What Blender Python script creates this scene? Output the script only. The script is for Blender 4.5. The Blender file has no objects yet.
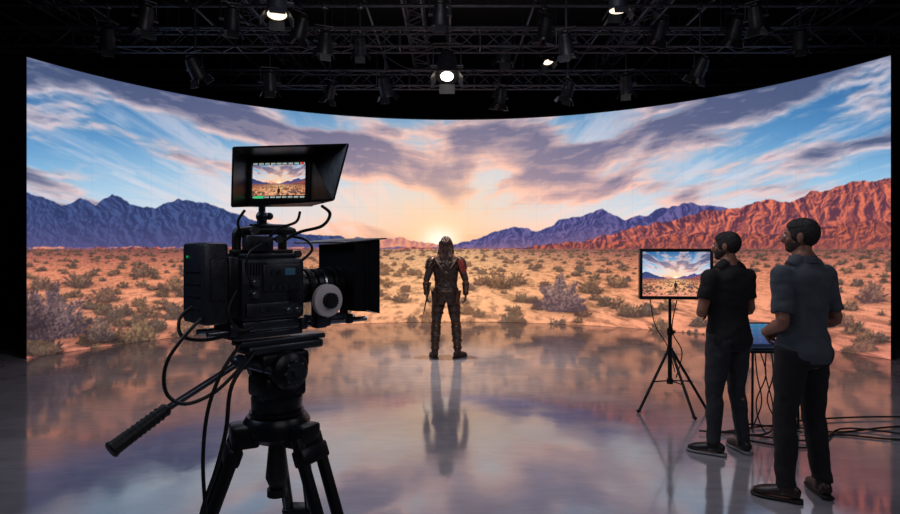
import bpy, bmesh, math, random
import numpy as np
from mathutils import Vector, Matrix, noise
random.seed(7)
scene=bpy.context.scene
COL=scene.collection
V=Vector
CAMH=1.65; F=600.0
def P(px,py,D): return V(((px-450)/F*D, D, CAMH-(py-247)/F*D))
try:
    scene.view_settings.view_transform='Standard'
    scene.view_settings.look='None'
except Exception as e: print(e)

# ------------------------------------------------ materials
def s2l(c):
    return tuple(((x/255)/12.92 if x/255<=0.04045 else (((x/255)+0.055)/1.055)**2.4) for x in c)
def mat(name,rgb,rough=0.5,metal=0.0,var=0.25,scale=8.0,bump=0.0,bscale=None,emit=None,es=0,spec=0.5,coat=0,stretch=None):
    m=bpy.data.materials.new(name); m.use_nodes=True
    nt=m.node_tree; b=nt.nodes['Principled BSDF']
    tc=nt.nodes.new('ShaderNodeTexCoord')
    src=tc.outputs['Object']
    if stretch:
        mp=nt.nodes.new('ShaderNodeMapping'); mp.inputs['Scale'].default_value=stretch
        nt.links.new(src,mp.inputs[0]); src=mp.outputs[0]
    n=nt.nodes.new('ShaderNodeTexNoise'); n.inputs['Scale'].default_value=scale; n.inputs['Detail'].default_value=5
    nt.links.new(src,n.inputs['Vector'])
    r=nt.nodes.new('ShaderNodeValToRGB')
    c=s2l(rgb)
    r.color_ramp.elements[0].position=0.3; r.color_ramp.elements[1].position=0.7
    r.color_ramp.elements[0].color=(*[x*(1-var) for x in c],1)
    r.color_ramp.elements[1].color=(*[min(1,x*(1+var)) for x in c],1)
    nt.links.new(n.outputs['Fac'],r.inputs['Fac'])
    nt.links.new(r.outputs['Color'],b.inputs['Base Color'])
    b.inputs['Roughness'].default_value=rough; b.inputs['Metallic'].default_value=metal
    b.inputs['Specular IOR Level'].default_value=spec
    b.inputs['Coat Weight'].default_value=coat
    if bump>0:
        n2=nt.nodes.new('ShaderNodeTexNoise'); n2.inputs['Scale'].default_value=bscale or scale*3; n2.inputs['Detail'].default_value=4
        nt.links.new(src,n2.inputs['Vector'])
        bp=nt.nodes.new('ShaderNodeBump'); bp.inputs['Strength'].default_value=bump; bp.inputs['Distance'].default_value=0.02
        nt.links.new(n2.outputs['Fac'],bp.inputs['Height']); nt.links.new(bp.outputs[0],b.inputs['Normal'])
    if emit:
        b.inputs['Emission Color'].default_value=(*s2l(emit),1); b.inputs['Emission Strength'].default_value=es
    return m
def screen_mat(name,strength):
    m=bpy.data.materials.new(name); m.use_nodes=True
    nt=m.node_tree; b=nt.nodes['Principled BSDF']
    b.inputs['Base Color'].default_value=(.01,.01,.01,1); b.inputs['Roughness'].default_value=.6
    a=nt.nodes.new('ShaderNodeAttribute'); a.attribute_name='Col'
    nt.links.new(a.outputs['Color'],b.inputs['Emission Color']); b.inputs['Emission Strength'].default_value=strength
    try: m.cycles.emission_sampling='NONE'
    except Exception: pass
    return m
M={}
M['black']=mat('black_metal',(24,26,31),.34,.35,.2,20,.05)
M['body']=mat('camera_body_paint',(44,47,56),.36,.25,.25,60,.08,200)
M['batt']=mat('battery_plastic',(28,30,36),.42,0,.2,40,.05,150)
M['rubber']=mat('black_rubber',(17,17,20),.5,0,.2,60,.15,180)
M['steel']=mat('brushed_steel',(165,170,180),.26,.95,.15,60)
M['dgrey']=mat('dark_grey_metal',(78,82,92),.32,.75,.2,30)
M['truss']=mat('dark_truss_metal',(62,66,78),.4,.5,.3,10)
M['fixture']=mat('fixture_housing',(38,40,48),.42,.3,.3,12)
M['wheel']=mat('follow_focus_ring',(228,220,224),.4,0,.06,20)
M['cable']=mat('cable_rubber',(13,13,15),.5,0,.1,30)
M['glass']=mat('lens_glass',(10,12,20),.05,0,.1,5,coat=1,spec=1)
M['wallm']=mat('black_drape',(8,9,12),.9,0,.4,2,.4,5,stretch=(6,6,.3))
M['ceil']=mat('black_ceiling',(7,8,10),.95,0,.4,3)
M['lit']=mat('lit_lamp_lens',(255,245,225),.3,0,.02,5,emit=(255,240,215),es=9)
M['litdim']=mat('dim_lamp_lens',(200,190,170),.3,0,.02,5,emit=(255,236,205),es=1.6)
M['unlit']=mat('unlit_lamp_lens',(40,46,56),.15,0,.1,5,coat=.6)
M['skin']=mat('skin',(146,98,80),.5,0,.12,30,.05,120)
M['skin2']=mat('skin_tanned',(112,76,60),.5,0,.15,30,.05,120)
M['hair']=mat('dark_hair',(20,16,15),.55,0,.4,90,.5,220)
M['stub']=mat('short_stubble',(62,44,38),.65,0,.3,160,.2,220)
M['lhair']=mat('long_brown_hair',(62,40,32),.45,0,.5,60,.6,90,stretch=(1,1,.12))
M['tee']=mat('black_cotton',(15,16,20),.85,0,.25,14,.35,14)
M['polo']=mat('slate_cotton',(70,76,85),.85,0,.15,14,.35,14)
M['jeans']=mat('charcoal_denim',(38,40,47),.8,0,.3,20,.4,16)
M['trou']=mat('black_twill',(16,16,20),.8,0,.25,20,.35,16)
M['shoe']=mat('black_leather',(16,15,16),.4,0,.2,20,.1)
M['boot']=mat('brown_leather',(46,30,25),.4,0,.3,20,.1)
M['sole']=mat('pale_rubber_sole',(120,122,128),.6,0,.1,20)
M['dsole']=mat('dark_rubber_sole',(20,18,18),.7,0,.1,20)
M['leather']=mat('worn_dark_leather',(58,43,38),.45,.1,.6,18,.5,30)
M['plate']=mat('tarnished_plate',(90,72,62),.34,.75,.6,16,.35,30)
M['bronze']=mat('bronze_trim',(130,94,70),.32,.85,.4,20,.2)
M['red']=mat('dark_red_cloth',(140,48,40),.6,0,.3,20,.3)
M['eye']=mat('eye_white',(210,205,200),.2,0,.02,5)
M['led_g']=mat('green_indicator',(60,220,110),.4,emit=(40,150,80),es=.5)
M['screenUI']=mat('status_display',(60,90,110),.3,emit=(50,80,105),es=.2)

# ------------------------------------------------ mesh helpers
def loft(bm,rings,cap=True):
    vs=[[bm.verts.new(p) for p in r] for r in rings]
    n=len(vs[0])
    for a,b in zip(vs[:-1],vs[1:]):
        for i in range(n):
            j=(i+1)%n
            bm.faces.new((a[i],a[j],b[j],b[i]))
    if cap:
        bm.faces.new(list(reversed(vs[0]))); bm.faces.new(vs[-1])
    return [v for r in vs for v in r]
def ell(c,A,B,n=20):
    return [c+A*math.cos(2*math.pi*i/n)+B*math.sin(2*math.pi*i/n) for i in range(n)]
def cr(pts,sub):
    if sub<=1: return list(pts)
    out=[]; n=len(pts)
    for i in range(n-1):
        p0=pts[max(i-1,0)];p1=pts[i];p2=pts[i+1];p3=pts[min(i+2,n-1)]
        for k in range(sub):
            t=k/sub
            out.append(0.5*((2*p1)+(p2-p0)*t+(2*p0-5*p1+4*p2-p3)*t*t+(3*p1-p0-3*p2+p3)*t*t*t))
    out.append(pts[-1]); return out
def tube(bm,pts,rad,n=12,sub=1,ref=None,cap=True):
    pts=[V(p) for p in pts]
    if not isinstance(rad,(list,tuple)): rad=[rad]*len(pts)
    rr=[V((r,r)) if not isinstance(r,(tuple,list)) else V(r) for r in rad]
    pts=cr(pts,sub); rr=cr(rr,sub)
    m=len(pts)
    T=[(pts[min(i+1,m-1)]-pts[max(i-1,0)]).normalized() for i in range(m)]
    ref=V(ref) if ref else (V((0,0,1)) if abs(T[0].z)<.9 else V((1,0,0)))
    a=(ref-T[0]*ref.dot(T[0])).normalized()
    rings=[]
    for i in range(m):
        a=(a-T[i]*a.dot(T[i])).normalized(); b=T[i].cross(a)
        rings.append(ell(pts[i],a*rr[i].x,b*rr[i].y,n))
    return loft(bm,rings,cap)
def ball(bm,c,r,rot=None,seg=20):
    if not isinstance(r,(tuple,list)): r=(r,r,r)
    res=bmesh.ops.create_uvsphere(bm,u_segments=seg,v_segments=max(8,seg*2//3),radius=1)
    Mx=Matrix.Translation(V(c))@(rot.to_4x4() if rot else Matrix.Identity(4))@Matrix.Diagonal((*r,1))
    bmesh.ops.transform(bm,matrix=Mx,verts=res['verts']); return res['verts']
def box(bm,c,s,rot=None,bev=0.0):
    res=bmesh.ops.create_cube(bm,size=1)
    vs=res['verts']
    bmesh.ops.transform(bm,matrix=Matrix.Diagonal((*s,1)),verts=vs)
    if bev>0:
        es=list({e for v in vs for e in v.link_edges})
        r=bmesh.ops.bevel(bm,geom=es,offset=bev,segments=2,affect='EDGES',profile=.5)
        vs=list({v for f in r['faces'] for v in f.verts}|{v for v in vs if v.is_valid})
    Mx=Matrix.Translation(V(c))@(rot.to_4x4() if rot else Matrix.Identity(4))
    bmesh.ops.transform(bm,matrix=Mx,verts=vs); return vs
def finish_mesh(me,m,angle=40):
    me.materials.clear(); me.materials.append(m)
    me.polygons.foreach_set('use_smooth',[True]*len(me.polygons))
    if len(me.polygons)<40000:
        try: me.set_sharp_from_angle(angle=math.radians(angle))
        except Exception: pass
    me.update()
MW={}
def thing(name,label,cat,loc=(0,0,0),yaw=0,group=None):
    o=bpy.data.objects.new(name,None); o.empty_display_size=.1
    COL.objects.link(o); o.location=loc; o.rotation_euler=(0,0,yaw)
    o['label']=label; o['category']=cat
    if group: o['group']=group
    MW[o.name]=Matrix.Translation(V(loc))@Matrix.Rotation(yaw,4,'Z')
    return o
def part(name,bm,m,parent=None,world=False,label=None,angle=40,cat=None,group=None,kind=None,mtx=None):
    if isinstance(bm,bmesh.types.BMesh):
        bmesh.ops.recalc_face_normals(bm,faces=bm.faces)
        me=bpy.data.meshes.new(name); bm.to_mesh(me); bm.free()
    else: me=bm; me.name=name
    if mtx is not None: me.transform(mtx)
    if parent is not None and world: me.transform(MW[parent.name].inverted())
    finish_mesh(me,m,angle)
    o=bpy.data.objects.new(name,me); COL.objects.link(o)
    if parent is not None: o.parent=parent
    if label: o['label']=label
    if cat: o['category']=cat
    if group: o['group']=group
    if kind: o['kind']=kind
    return o
def recenter(o):
    me=o.data; co=np.array([v.co[:] for v in me.vertices]); c=(co.min(0)+co.max(0))/2; c[2]=co[:,2].min()
    me.transform(Matrix.Translation(-V(c))); o.location=V(c)
def remesh(bm,vox,smooth=4,fac=.5):
    bmesh.ops.recalc_face_normals(bm,faces=bm.faces)
    me=bpy.data.meshes.new('tmp'); bm.to_mesh(me); bm.free()
    o=bpy.data.objects.new('tmp',me); TMPC.objects.link(o)
    r=o.modifiers.new('r','REMESH'); r.mode='VOXEL'; r.voxel_size=vox
    if smooth:
        s=o.modifiers.new('s','SMOOTH'); s.factor=fac; s.iterations=smooth
    dg=bpy.context.evaluated_depsgraph_get(); dg.update()
    out=bpy.data.meshes.new_from_object(o.evaluated_get(dg))
    bpy.data.objects.remove(o); bpy.data.meshes.remove(me)
    return out
TMPC=COL
def wrinkle(me,amp,sc,off=0):
    me.update()
    for v in me.vertices:
        c=v.co
        n=noise.noise(V((c.x*sc[0]+off,c.y*sc[1],c.z*sc[2])))+.5*noise.noise(V((c.x*sc[0]*2.1,c.y*sc[1]*2.1+off,c.z*sc[2]*2.1)))
        v.co=c+v.normal*(n*amp)
    return me

# ------------------------------------------------ people (built first: scene is still light)
def hand(bm,w,d,n,s,curl=.35):
    w=V(w);d=V(d).normalized();n=V(n);n=(n-d*n.dot(d)).normalized();t=n.cross(d)*s
    tube(bm,[w-d*.02,w+d*.02,w+d*.06,w+d*.095],[(.026,.019),(.034,.016),(.042,.015),(.040,.012)],14,2,ref=t)
    for off,L in [(.031,.070),(.0105,.080),(-.0105,.075),(-.031,.058)]:
        p=w+d*.088+t*off; dd=(d+t*off*3).normalized(); pts=[p]; a=0
        for k,f in enumerate((.45,.32,.25)):
            a+=curl; p=p+(dd*math.cos(a)+n*math.sin(a))*L*f*1.0; pts.append(p)
        tube(bm,pts,[.0092,.0085,.0078,.0062],8,2)
    p=w+d*.025+t*.03; q=p+(t*.7+d*.7+n*.25)*.038; r_=q+(d*.85+t*.3+n*.45).normalized()*.032; s_=r_+(d*.9+n*.5).normalized()*.024
    tube(bm,[p-t*.01,q,r_,s_],[.014,.0115,.0098,.0075],8,2)
TORSO=[(.84,.10,.085,0),(.88,.15,.11,-.008),(.94,.168,.120,-.012),(1.0,.160,.110,-.006),(1.08,.148,.1,.0),(1.18,.153,.102,.004),(1.28,.17,.112,.004),(1.37,.184,.118,0),(1.43,.180,.105,-.006),(1.48,.130,.08,-.012),(1.515,.07,.062,-.01),(1.56,.058,.06,.0),(1.62,.055,.058,.008)]
def torso_at(z):
    zs=[t[0] for t in TORSO]
    return [float(np.interp(z,zs,[t[k] for t in TORSO])) for k in (1,2,3)]
def torso_loft(bm,z0,z1,off,n=12,sx=1.0,extra=lambda z:0,m=32):
    rings=[]
    for i in range(n+1):
        z=z0+(z1-z0)*i/n; rx,ry,yo=torso_at(z); o=off+extra(z)
        ring=[]
        for k in range(m):
            a=2*math.pi*k/m; c,s=math.cos(a),math.sin(a)
            p=2.4; rr=(abs(c)**p+abs(s)**p)**(-1/p)
            ring.append(V((c*rr*(rx*sx+o),yo+s*rr*(ry+o),z)))
        rings.append(ring)
    return loft(bm,rings)
def head_xf(J):
    return Matrix.Translation(V((0,0.01,1.58)))@Matrix.Rotation(J.get('hyaw',0),4,'Z')@Matrix.Rotation(J.get('hpitch',0),4,'X')@Matrix.Translation(V((0,-0.01,-1.58)))
def make_body(J,vox=.0058):
    bm=bmesh.new(); torso_loft(bm,.84,1.62,0,24)
    for s,k in ((-1,'L'),(1,'R')):
        h,kn,an=V(J['hip'+k]),V(J['knee'+k]),V(J['ank'+k]); fy=J['foot'+k]
        tube(bm,[h+V((0,0,.03)),h*.72+kn*.28,h*.3+kn*.7,kn,kn*.72+an*.28+V((0,-.012,0)),kn*.3+an*.7,an,an-V((0,0,.03))],[.092,.09,.068,.056,.058,.046,.037,.038],20,3)
        fd=V((math.sin(-fy),math.cos(fy),0))
        tube(bm,[an*1.0+V((0,0,-.045))-fd*.05,an+V((0,0,-.05)),an+V((0,0,-.058))+fd*.08,an+V((0,0,-.065))+fd*.16],[(.03,.03),(.035,.035),(.024,.042),(.014,.034)],14,3,ref=(0,0,1))
        ball(bm,h+V((-s*.005,-.05,.0)),(.085,.075,.09))
        sh,el,wr=V(J['sh'+k]),V(J['el'+k]),V(J['wr'+k])
        ball(bm,sh,(.058,.058,.062)); ball(bm,sh*.75+V((0,0,1.43))*.25,(.07,.065,.05))
        tube(bm,[sh,sh*.65+el*.35,sh*.25+el*.75,el,el*.7+wr*.3,wr*.75+el*.25,wr],[.054,.05,.043,.039,.041,.031,.026],16,3)
        hd=V(J['hd'+k]) if 'hd'+k in J else (wr-el).normalized()
        hand(bm,wr,hd,V(J['hn'+k]),J.get('hs'+k,s),J.get('curl'+k,.35))
    for s in (-1,1): tube(bm,[(s*.03,-.02,1.565),(s*.07,-.02,1.525),(s*.13,-.015,1.475)],[.035,.04,.04],14,3)
    hb=bmesh.new()
    ball(hb,(0,-.008,1.705),(.076,.097,.095)); ball(hb,(0,.03,1.65),(.06,.064,.07)); ball(hb,(0,.066,1.607),(.03,.03,.024))
    ball(hb,(0,.055,1.69),(.062,.042,.06))
    tube(hb,[(0,.088,1.705),(0,.103,1.685),(0,.116,1.664),(0,.096,1.652)],[.009,.011,.015,.011],10,2)
    ball(hb,(0,.088,1.715),(.05,.014,.010)); ball(hb,(0,.094,1.630),(.025,.012,.006)); ball(hb,(0,.092,1.618),(.022,.012,.007))
    for s in (-1,1):
        ball(hb,(s*.078,-.002,1.675),(.010,.020,.032),Matrix.Rotation(s*.25,3,'Z')); ball(hb,(s*.076,.004,1.65),(.008,.010,.012))
        ball(hb,(s*.045,.066,1.665),(.02,.02,.018))
    bmesh.ops.transform(hb,matrix=head_xf(J),verts=hb.verts)
    tm=bpy.data.meshes.new('t'); hb.to_mesh(tm); hb.free(); bm.from_mesh(tm); bpy.data.meshes.remove(tm)
    return remesh(bm,vox,3)
def eyes(J,parent):
    for s in (-1,1):
        bm=bmesh.new(); ball(bm,(s*.031,.090,1.69),.0115,None,12); part('eye',bm,M['eye'],parent,mtx=head_xf(J))
def cap_hair(J,parent,m,back=1.618,top=.010):
    bm=bmesh.new(); vs=ball(bm,(0,-.010,1.708),(.0795,.101,.093+top),None,80)
    dele=[]
    for v in bm.verts:
        x,y,z=v.co
        if y<-.03: lim=back
        elif y<.012: lim=back+(y+.03)/.042*(1.688-back)
        elif y<.045: lim=1.645
        else: lim=1.65+(y-.045)/.035*.095
        lim+=noise.noise(V((x*60,y*60,0)))*.003
        if z<lim: dele.append(v)
    bmesh.ops.delete(bm,geom=dele,context='VERTS')
    for v in bm.verts:
        k=noise.noise(v.co*55)*.003+noise.noise(v.co*140)*.002
        if v.co.z>1.74: k+=.008*max(0,(v.co.y+.02)/.1)
        if v.co.z>1.77: v.co.z-= (v.co.z-1.77)*.25
        v.co+=v.normal*k
    part('hair',bm,m,parent,mtx=head_xf(J),angle=180)
def beard(J,parent,m,full=1.0):
    bm=bmesh.new(); ball(bm,(0,.030,1.643),(.0625+.004*full,.071+.005*full,.071),None,56)
    if full>.5: ball(bm,(0,.068,1.607),(.038,.040,.033),None,32)
    else: ball(bm,(0,.066,1.607),(.033,.034,.027),None,32)
    dele=[v for v in bm.verts if v.co.z>1.650-max(0,v.co.y-.07)*.1+max(0,.03-v.co.y)*1.2 or v.co.y<.0 or (v.co.z>1.612 and v.co.y>.094 and abs(v.co.x)<.02 and v.co.z<1.634)]
    bmesh.ops.delete(bm,geom=dele,context='VERTS')
    for v in bm.verts: v.co+=v.normal*noise.noise(v.co*120)*.0015
    part('beard',bm,m,parent,mtx=head_xf(J),angle=180)
def shoes(J,parent,m,sm,tall=.11):
    for k in 'LR':
        an=V(J['ank'+k]); fy=J['foot'+k]; fd=V((math.sin(-fy),math.cos(fy),0)); b0=V((an.x,an.y,0))
        bm=bmesh.new()
        tube(bm,[b0+V((0,0,.055))-fd*.085,b0+V((0,0,.058))-fd*.06,b0+V((0,0,.06)),b0+V((0,0,.052))+fd*.08,b0+V((0,0,.042))+fd*.15,b0+V((0,0,.036))+fd*.195],[(.02,.018),(.043,.036),(.045,.042),(.036,.049),(.028,.046),(.012,.026)],20,4,ref=(0,0,1))
        tube(bm,[b0+V((0,0,.05)),b0+V((0,0,tall))],[.052,.05],20)
        part('shoe',remesh(bm,.007,4),m,parent)
        bm=bmesh.new()
        tube(bm,[b0+V((0,0,.014))-fd*.098,b0+V((0,0,.014))-fd*.08,b0+V((0,0,.014)),b0+V((0,0,.014))+fd*.09,b0+V((0,0,.014))+fd*.17,b0+V((0,0,.016))+fd*.207],[(.013,.02),(.014,.04),(.014,.043),(.014,.052),(.013,.046),(.012,.02)],20,4,ref=(0,0,1))
        part('shoe_sole',bm,sm,parent)
def trousers(J,parent,m,off=.016,bot=.10,ztop=1.0,flare=0.0,seed=0,amp=.009):
    bm=bmesh.new(); torso_loft(bm,.84,ztop,.008,8)
    for s,k in ((-1,'L'),(1,'R')):
        h,kn,an=V(J['hip'+k]),V(J['knee'+k]),V(J['ank'+k]); e_=an*1.0; e_.z=bot
        ball(bm,h+V((-s*.005,-.05,.0)),(.093,.083,.098))
        tube(bm,[h+V((0,0,.05)),h*.72+kn*.28,h*.3+kn*.7,kn,kn*.72+an*.28+V((0,-.008,0)),kn*.3+an*.7,e_+V((0,0,.03)),e_],[.102,.098,.080,.069+flare,.070+flare,.062+flare,.058+flare,.063+flare],24,3)
    me=remesh(bm,.010,4); wrinkle(me,amp,(9,9,9),seed); part('trousers',me,m,parent)
def shirt(J,parent,m,hem=.87,sleeve=.62,off=.016,seed=0,name='shirt'):
    bm=bmesh.new(); torso_loft(bm,hem,1.50,off,18,extra=lambda z: .010*max(0,(1.15-z)/.3))
    torso_loft(bm,1.48,1.53,.012,3)
    for s,k in ((-1,'L'),(1,'R')):
        tube(bm,[(s*.03,-.02,1.555),(s*.07,-.02,1.530),(s*.13,-.015,1.482)],[.032,.043,.048],14,3)
        sh,el=V(J['sh'+k]),V(J['el'+k])
        ball(bm,sh,(.070,.070,.072)); ball(bm,sh*.7+V((0,0,1.44))*.3,(.08,.078,.058))
        e_=sh+(el-sh)*sleeve
        tube(bm,[sh,sh*.5+e_*.5,e_],[.068,.064,.064],20,3)
    me=remesh(bm,.009,4); wrinkle(me,.010,(7,7,11),seed); part(name,me,m,parent)
def collar(parent,m):
    bm=bmesh.new()
    rings=[]
    for (z,rx,ry) in [(1.51,.086,.082),(1.555,.072,.074),(1.560,.078,.080),(1.515,.098,.094)]:
        rings.append(ell(V((0,-.004,z)),V((rx,0,0)),V((0,ry,0)),28))
    rings.append(rings[0]); loft(bm,rings,False); part('collar',bm,m,parent)

# man in slate shirt
J2=dict(hipL=(-.095,0,.92),hipR=(.095,0,.92),kneeL=(-.125,.03,.50),kneeR=(.13,.02,.50),ankL=(-.15,.0,.09),ankR=(.15,-.03,.09),footL=math.radians(34),footR=math.radians(-30),
 shL=(-.200,-.01,1.430),shR=(.200,-.01,1.430),elL=(-.245,-.05,1.14),elR=(.250,-.05,1.14),wrL=(-.14,.17,1.05),wrR=(.09,.20,1.06),
 hdL=(.7,.35,-.2),hdR=(-.9,.1,-.1),hnL=(.2,-.8,.2),hnR=(-.2,-.9,0),curlL=.3,curlR=.3,hyaw=math.radians(30),hpitch=-.05)
m2=thing('person','man with short dark hair in a slate shirt and dark trousers','person',(2.325,3.96,0),math.radians(22)); m2.scale=(1.0,1.0,1.022)
part('body',make_body(J2),M['skin'],m2); eyes(J2,m2); cap_hair(J2,m2,M['hair'],1.612); beard(J2,m2,M['stub'],.2)
trousers(J2,m2,M['trou'],seed=3,flare=.002); shirt(J2,m2,M['polo'],.88,.80,seed=5); collar(m2,M['polo']); shoes(J2,m2,M['boot'],M['dsole'])
# man in black tee
J1=dict(hipL=(-.09,0,.92),hipR=(.09,0,.92),kneeL=(-.12,.03,.50),kneeR=(.115,.02,.50),ankL=(-.135,.02,.09),ankR=(.14,-.02,.09),footL=math.radians(34),footR=math.radians(-14),
 shL=(-.20,-.01,1.430),shR=(.20,-.01,1.430),elL=(-.262,.02,1.15),elR=(.255,.02,1.15),wrL=(-.03,.205,1.19),wrR=(.03,.235,1.13),
 hdL=(1,.05,.15),hdR=(-1,-.1,.1),hnL=(0,-1,0),hnR=(0,-1,0),curlL=.3,curlR=.3,hyaw=math.radians(28),hpitch=-.10)
m1=thing('person','bearded man in a black t-shirt and charcoal jeans, arms folded','person',(2.225,4.80,0),math.radians(22)); m1.scale=(.99,.99,.985)
part('body',make_body(J1),M['skin'],m1); eyes(J1,m1); cap_hair(J1,m1,M['hair']); beard(J1,m1,M['hair'])
trousers(J1,m1,M['jeans'],seed=9,flare=-.004); shirt(J1,m1,M['tee'],.85,.62,seed=1,name='t_shirt'); shoes(J1,m1,M['shoe'],M['sole'])
# warrior
JW=dict(hipL=(-.10,0,.92),hipR=(.10,0,.92),kneeL=(-.15,.03,.50),kneeR=(.15,.03,.50),ankL=(-.165,-.01,.09),ankR=(.175,0,.09),footL=math.radians(18),footR=math.radians(-40),
 shL=(-.20,-.01,1.435),shR=(.20,-.01,1.435),elL=(-.295,-.05,1.15),elR=(.295,-.05,1.15),wrL=(-.29,.06,.93),wrR=(.295,.06,.93),
 hnL=(.9,.2,0),hnR=(-.9,.2,0),curlL=.75,curlR=.75,hyaw=0,hpitch=0)
w=thing('person','long-haired performer in brown leather and metal armour facing the wall','person',(-.06,8.95,0),0)
part('body',make_body(JW,.0065),M['skin2'],w); eyes(JW,w)
trousers(JW,w,M['leather'],seed=4,bot=.3,flare=-.006); 
for k in 'LR':
    an=V(JW['ank'+k]); kn=V(JW['knee'+k]); h=V(JW['hip'+k])
    bm=bmesh.new(); tube(bm,[an+V((0,0,.02)),an*.7+kn*.3,an*.25+kn*.75,kn+V((0,0,-.01))],[.056,.062,.076,.072],20,3)
    for f in (.15,.4,.65,.9):
        c=an+(kn-an)*f; tube(bm,[c-V((0,0,.013)),c+V((0,0,.013))],.069+.011*(f>.3),20)
    part('greave',remesh(bm,.007,2),M['plate'],w)
    bm=bmesh.new(); ball(bm,kn+V((0,.035,.02)),(.066,.056,.08)); tube(bm,[kn+V((0,-.0,.0)),kn+V((0,0,.03))],.079,20); part('knee_guard',bm,M['bronze'],w)
    for f in (.35,.6):
        bm=bmesh.new(); c=h+(kn-h)*f; tube(bm,[c-V((0,0,.016)),c+V((0,0,.016))],.110-.025*f,24)
        part('thigh_strap',bm,M['plate'],w)
    sh,el,wr=V(JW['sh'+k]),V(JW['el'+k]),V(JW['wr'+k]); s=-1 if k=='L' else 1
    bm=bmesh.new(); tube(bm,[sh,sh*.4+el*.6,el],[.066,.056,.048],18,2); part('sleeve',remesh(bm,.008,3),M['leather'],w)
    bm=bmesh.new(); tube(bm,[el*.85+wr*.15,el*.6+wr*.4,wr*.95+el*.05],[.052,.050,.038],18,2)
    for f in (.2,.5,.85):
        c=el+(wr-el)*f; dd=(wr-el).normalized(); tube(bm,[c-dd*.01,c+dd*.01],.058-.016*f,18)
    part('bracer',bm,M['plate'],w)
    bm=bmesh.new()
    for q_,(dz,rx) in enumerate([(0,.086),(-.045,.082),(-.088,.074)]):
        c=sh+V((s*(.020+.014*q_),0,dz+.015)); vs=ball(bm,c,(rx,.088-.004*q_,.055),Matrix.Rotation(s*.5,3,'Y'),24)
    part('pauldron',bm,M['plate'],w)
    if k=='R':
        bm=bmesh.new(); tube(bm,[sh+V((.0,-.09,.03)),sh+V((.03,-.095,-.05)),sh+V((.06,-.08,-.14)),sh+V((.075,-.06,-.2))],[(.006,.035),(.006,.045),(.006,.04),(.004,.02)],12,3,ref=(0,-1,0)); part('shoulder_cloth',bm,M['red'],w,label='dark red cloth over the shoulder')
bm=bmesh.new(); torso_loft(bm,1.02,1.50,.020,18)
me=remesh(bm,.009,3); wrinkle(me,.007,(14,14,22),2); part('cuirass',me,M['leather'],w)
for nm,pts in (('shoulder_strap',[(-.17,-.10,1.49),(-.09,-.145,1.36),(.02,-.137,1.22),(.15,-.115,1.06)]),('shoulder_strap',[(.17,-.10,1.49),(.09,-.145,1.36),(-.02,-.137,1.22),(-.15,-.115,1.06)])):
    bm=bmesh.new(); tube(bm,pts,[(.008,.020)]*4,10,4,ref=(0,-1,0)); part(nm,bm,M['plate'],w)
bm=bmesh.new(); box(bm,(0,-.145,1.25),(.07,.02,.07),Matrix.Rotation(.785,3,'Y'),.008); part('back_plate',bm,M['plate'],w)
bm=bmesh.new(); torso_loft(bm,.985,1.04,.032,3); part('belt',bm,M['plate'],w)
for i in range(9):
    a=2*math.pi*i/9+.2; c,s_=math.cos(a),math.sin(a)
    bm=bmesh.new(); box(bm,(0,0,0),(.115,.014,.2),None,.006); box(bm,(0,-.010,-.085),(.1,.012,.02),None,.004)
    for q_ in range(3): ball(bm,(0,-.010,.05-.05*q_),(.009,.006,.009),None,8)
    T_=Matrix.Translation(V((c*.200,-.008+s_*.150,.905)))@Matrix.Rotation(a+math.pi/2,4,'Z')@Matrix.Rotation(.14,4,'X')
    part('tasset',bm,M['leather'] if i%2 else M['plate'],w,mtx=T_)
bm=bmesh.new(); tube(bm,[(-.25,-.05,1.0),(-.29,-.10,.86),(-.33,-.16,.66)],[(.012,.024),(.012,.022),(.006,.01)],12,2); part('scabbard',bm,M['boot'],w)
bm=bmesh.new(); tube(bm,[(-.25,-.05,1.0),(-.235,-.02,1.10)],.013,10); box(bm,(-.248,-.045,1.01),(.02,.1,.018),None,.004); ball(bm,(-.233,-.018,1.11),.018,None,12); part('sword_hilt',bm,M['bronze'],w)
shoes(JW,w,M['leather'],M['dsole'],.2)
bm=bmesh.new(); ball(bm,(0,-.012,1.708),(.084,.104,.100),None,40)
tube(bm,[(0,-.02,1.70),(0,-.045,1.62),(0,-.075,1.53),(0,-.10,1.45),(0,-.11,1.40)],[(.088,.08),(.092,.065),(.100,.045),(.095,.03),(.065,.012)],24,4,ref=(1,0,0))
for s in (-1,1): tube(bm,[(s*.065,.0,1.72),(s*.082,.01,1.62),(s*.095,.0,1.53),(s*.095,-.03,1.44)],[.028,.030,.030,.012],12,3)
me=remesh(bm,.007,3)
bm=bmesh.new(); bm.from_mesh(me)
bmesh.ops.delete(bm,geom=[v for v in bm.verts if v.co.y>.055 and v.co.z<1.755],context='VERTS')
for v in bm.verts: v.co+=v.normal*(noise.noise(V((v.co.x*70,v.co.y*70,v.co.z*5)))*.018)
part('hair',bm,M['lhair'],w,angle=180)

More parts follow.
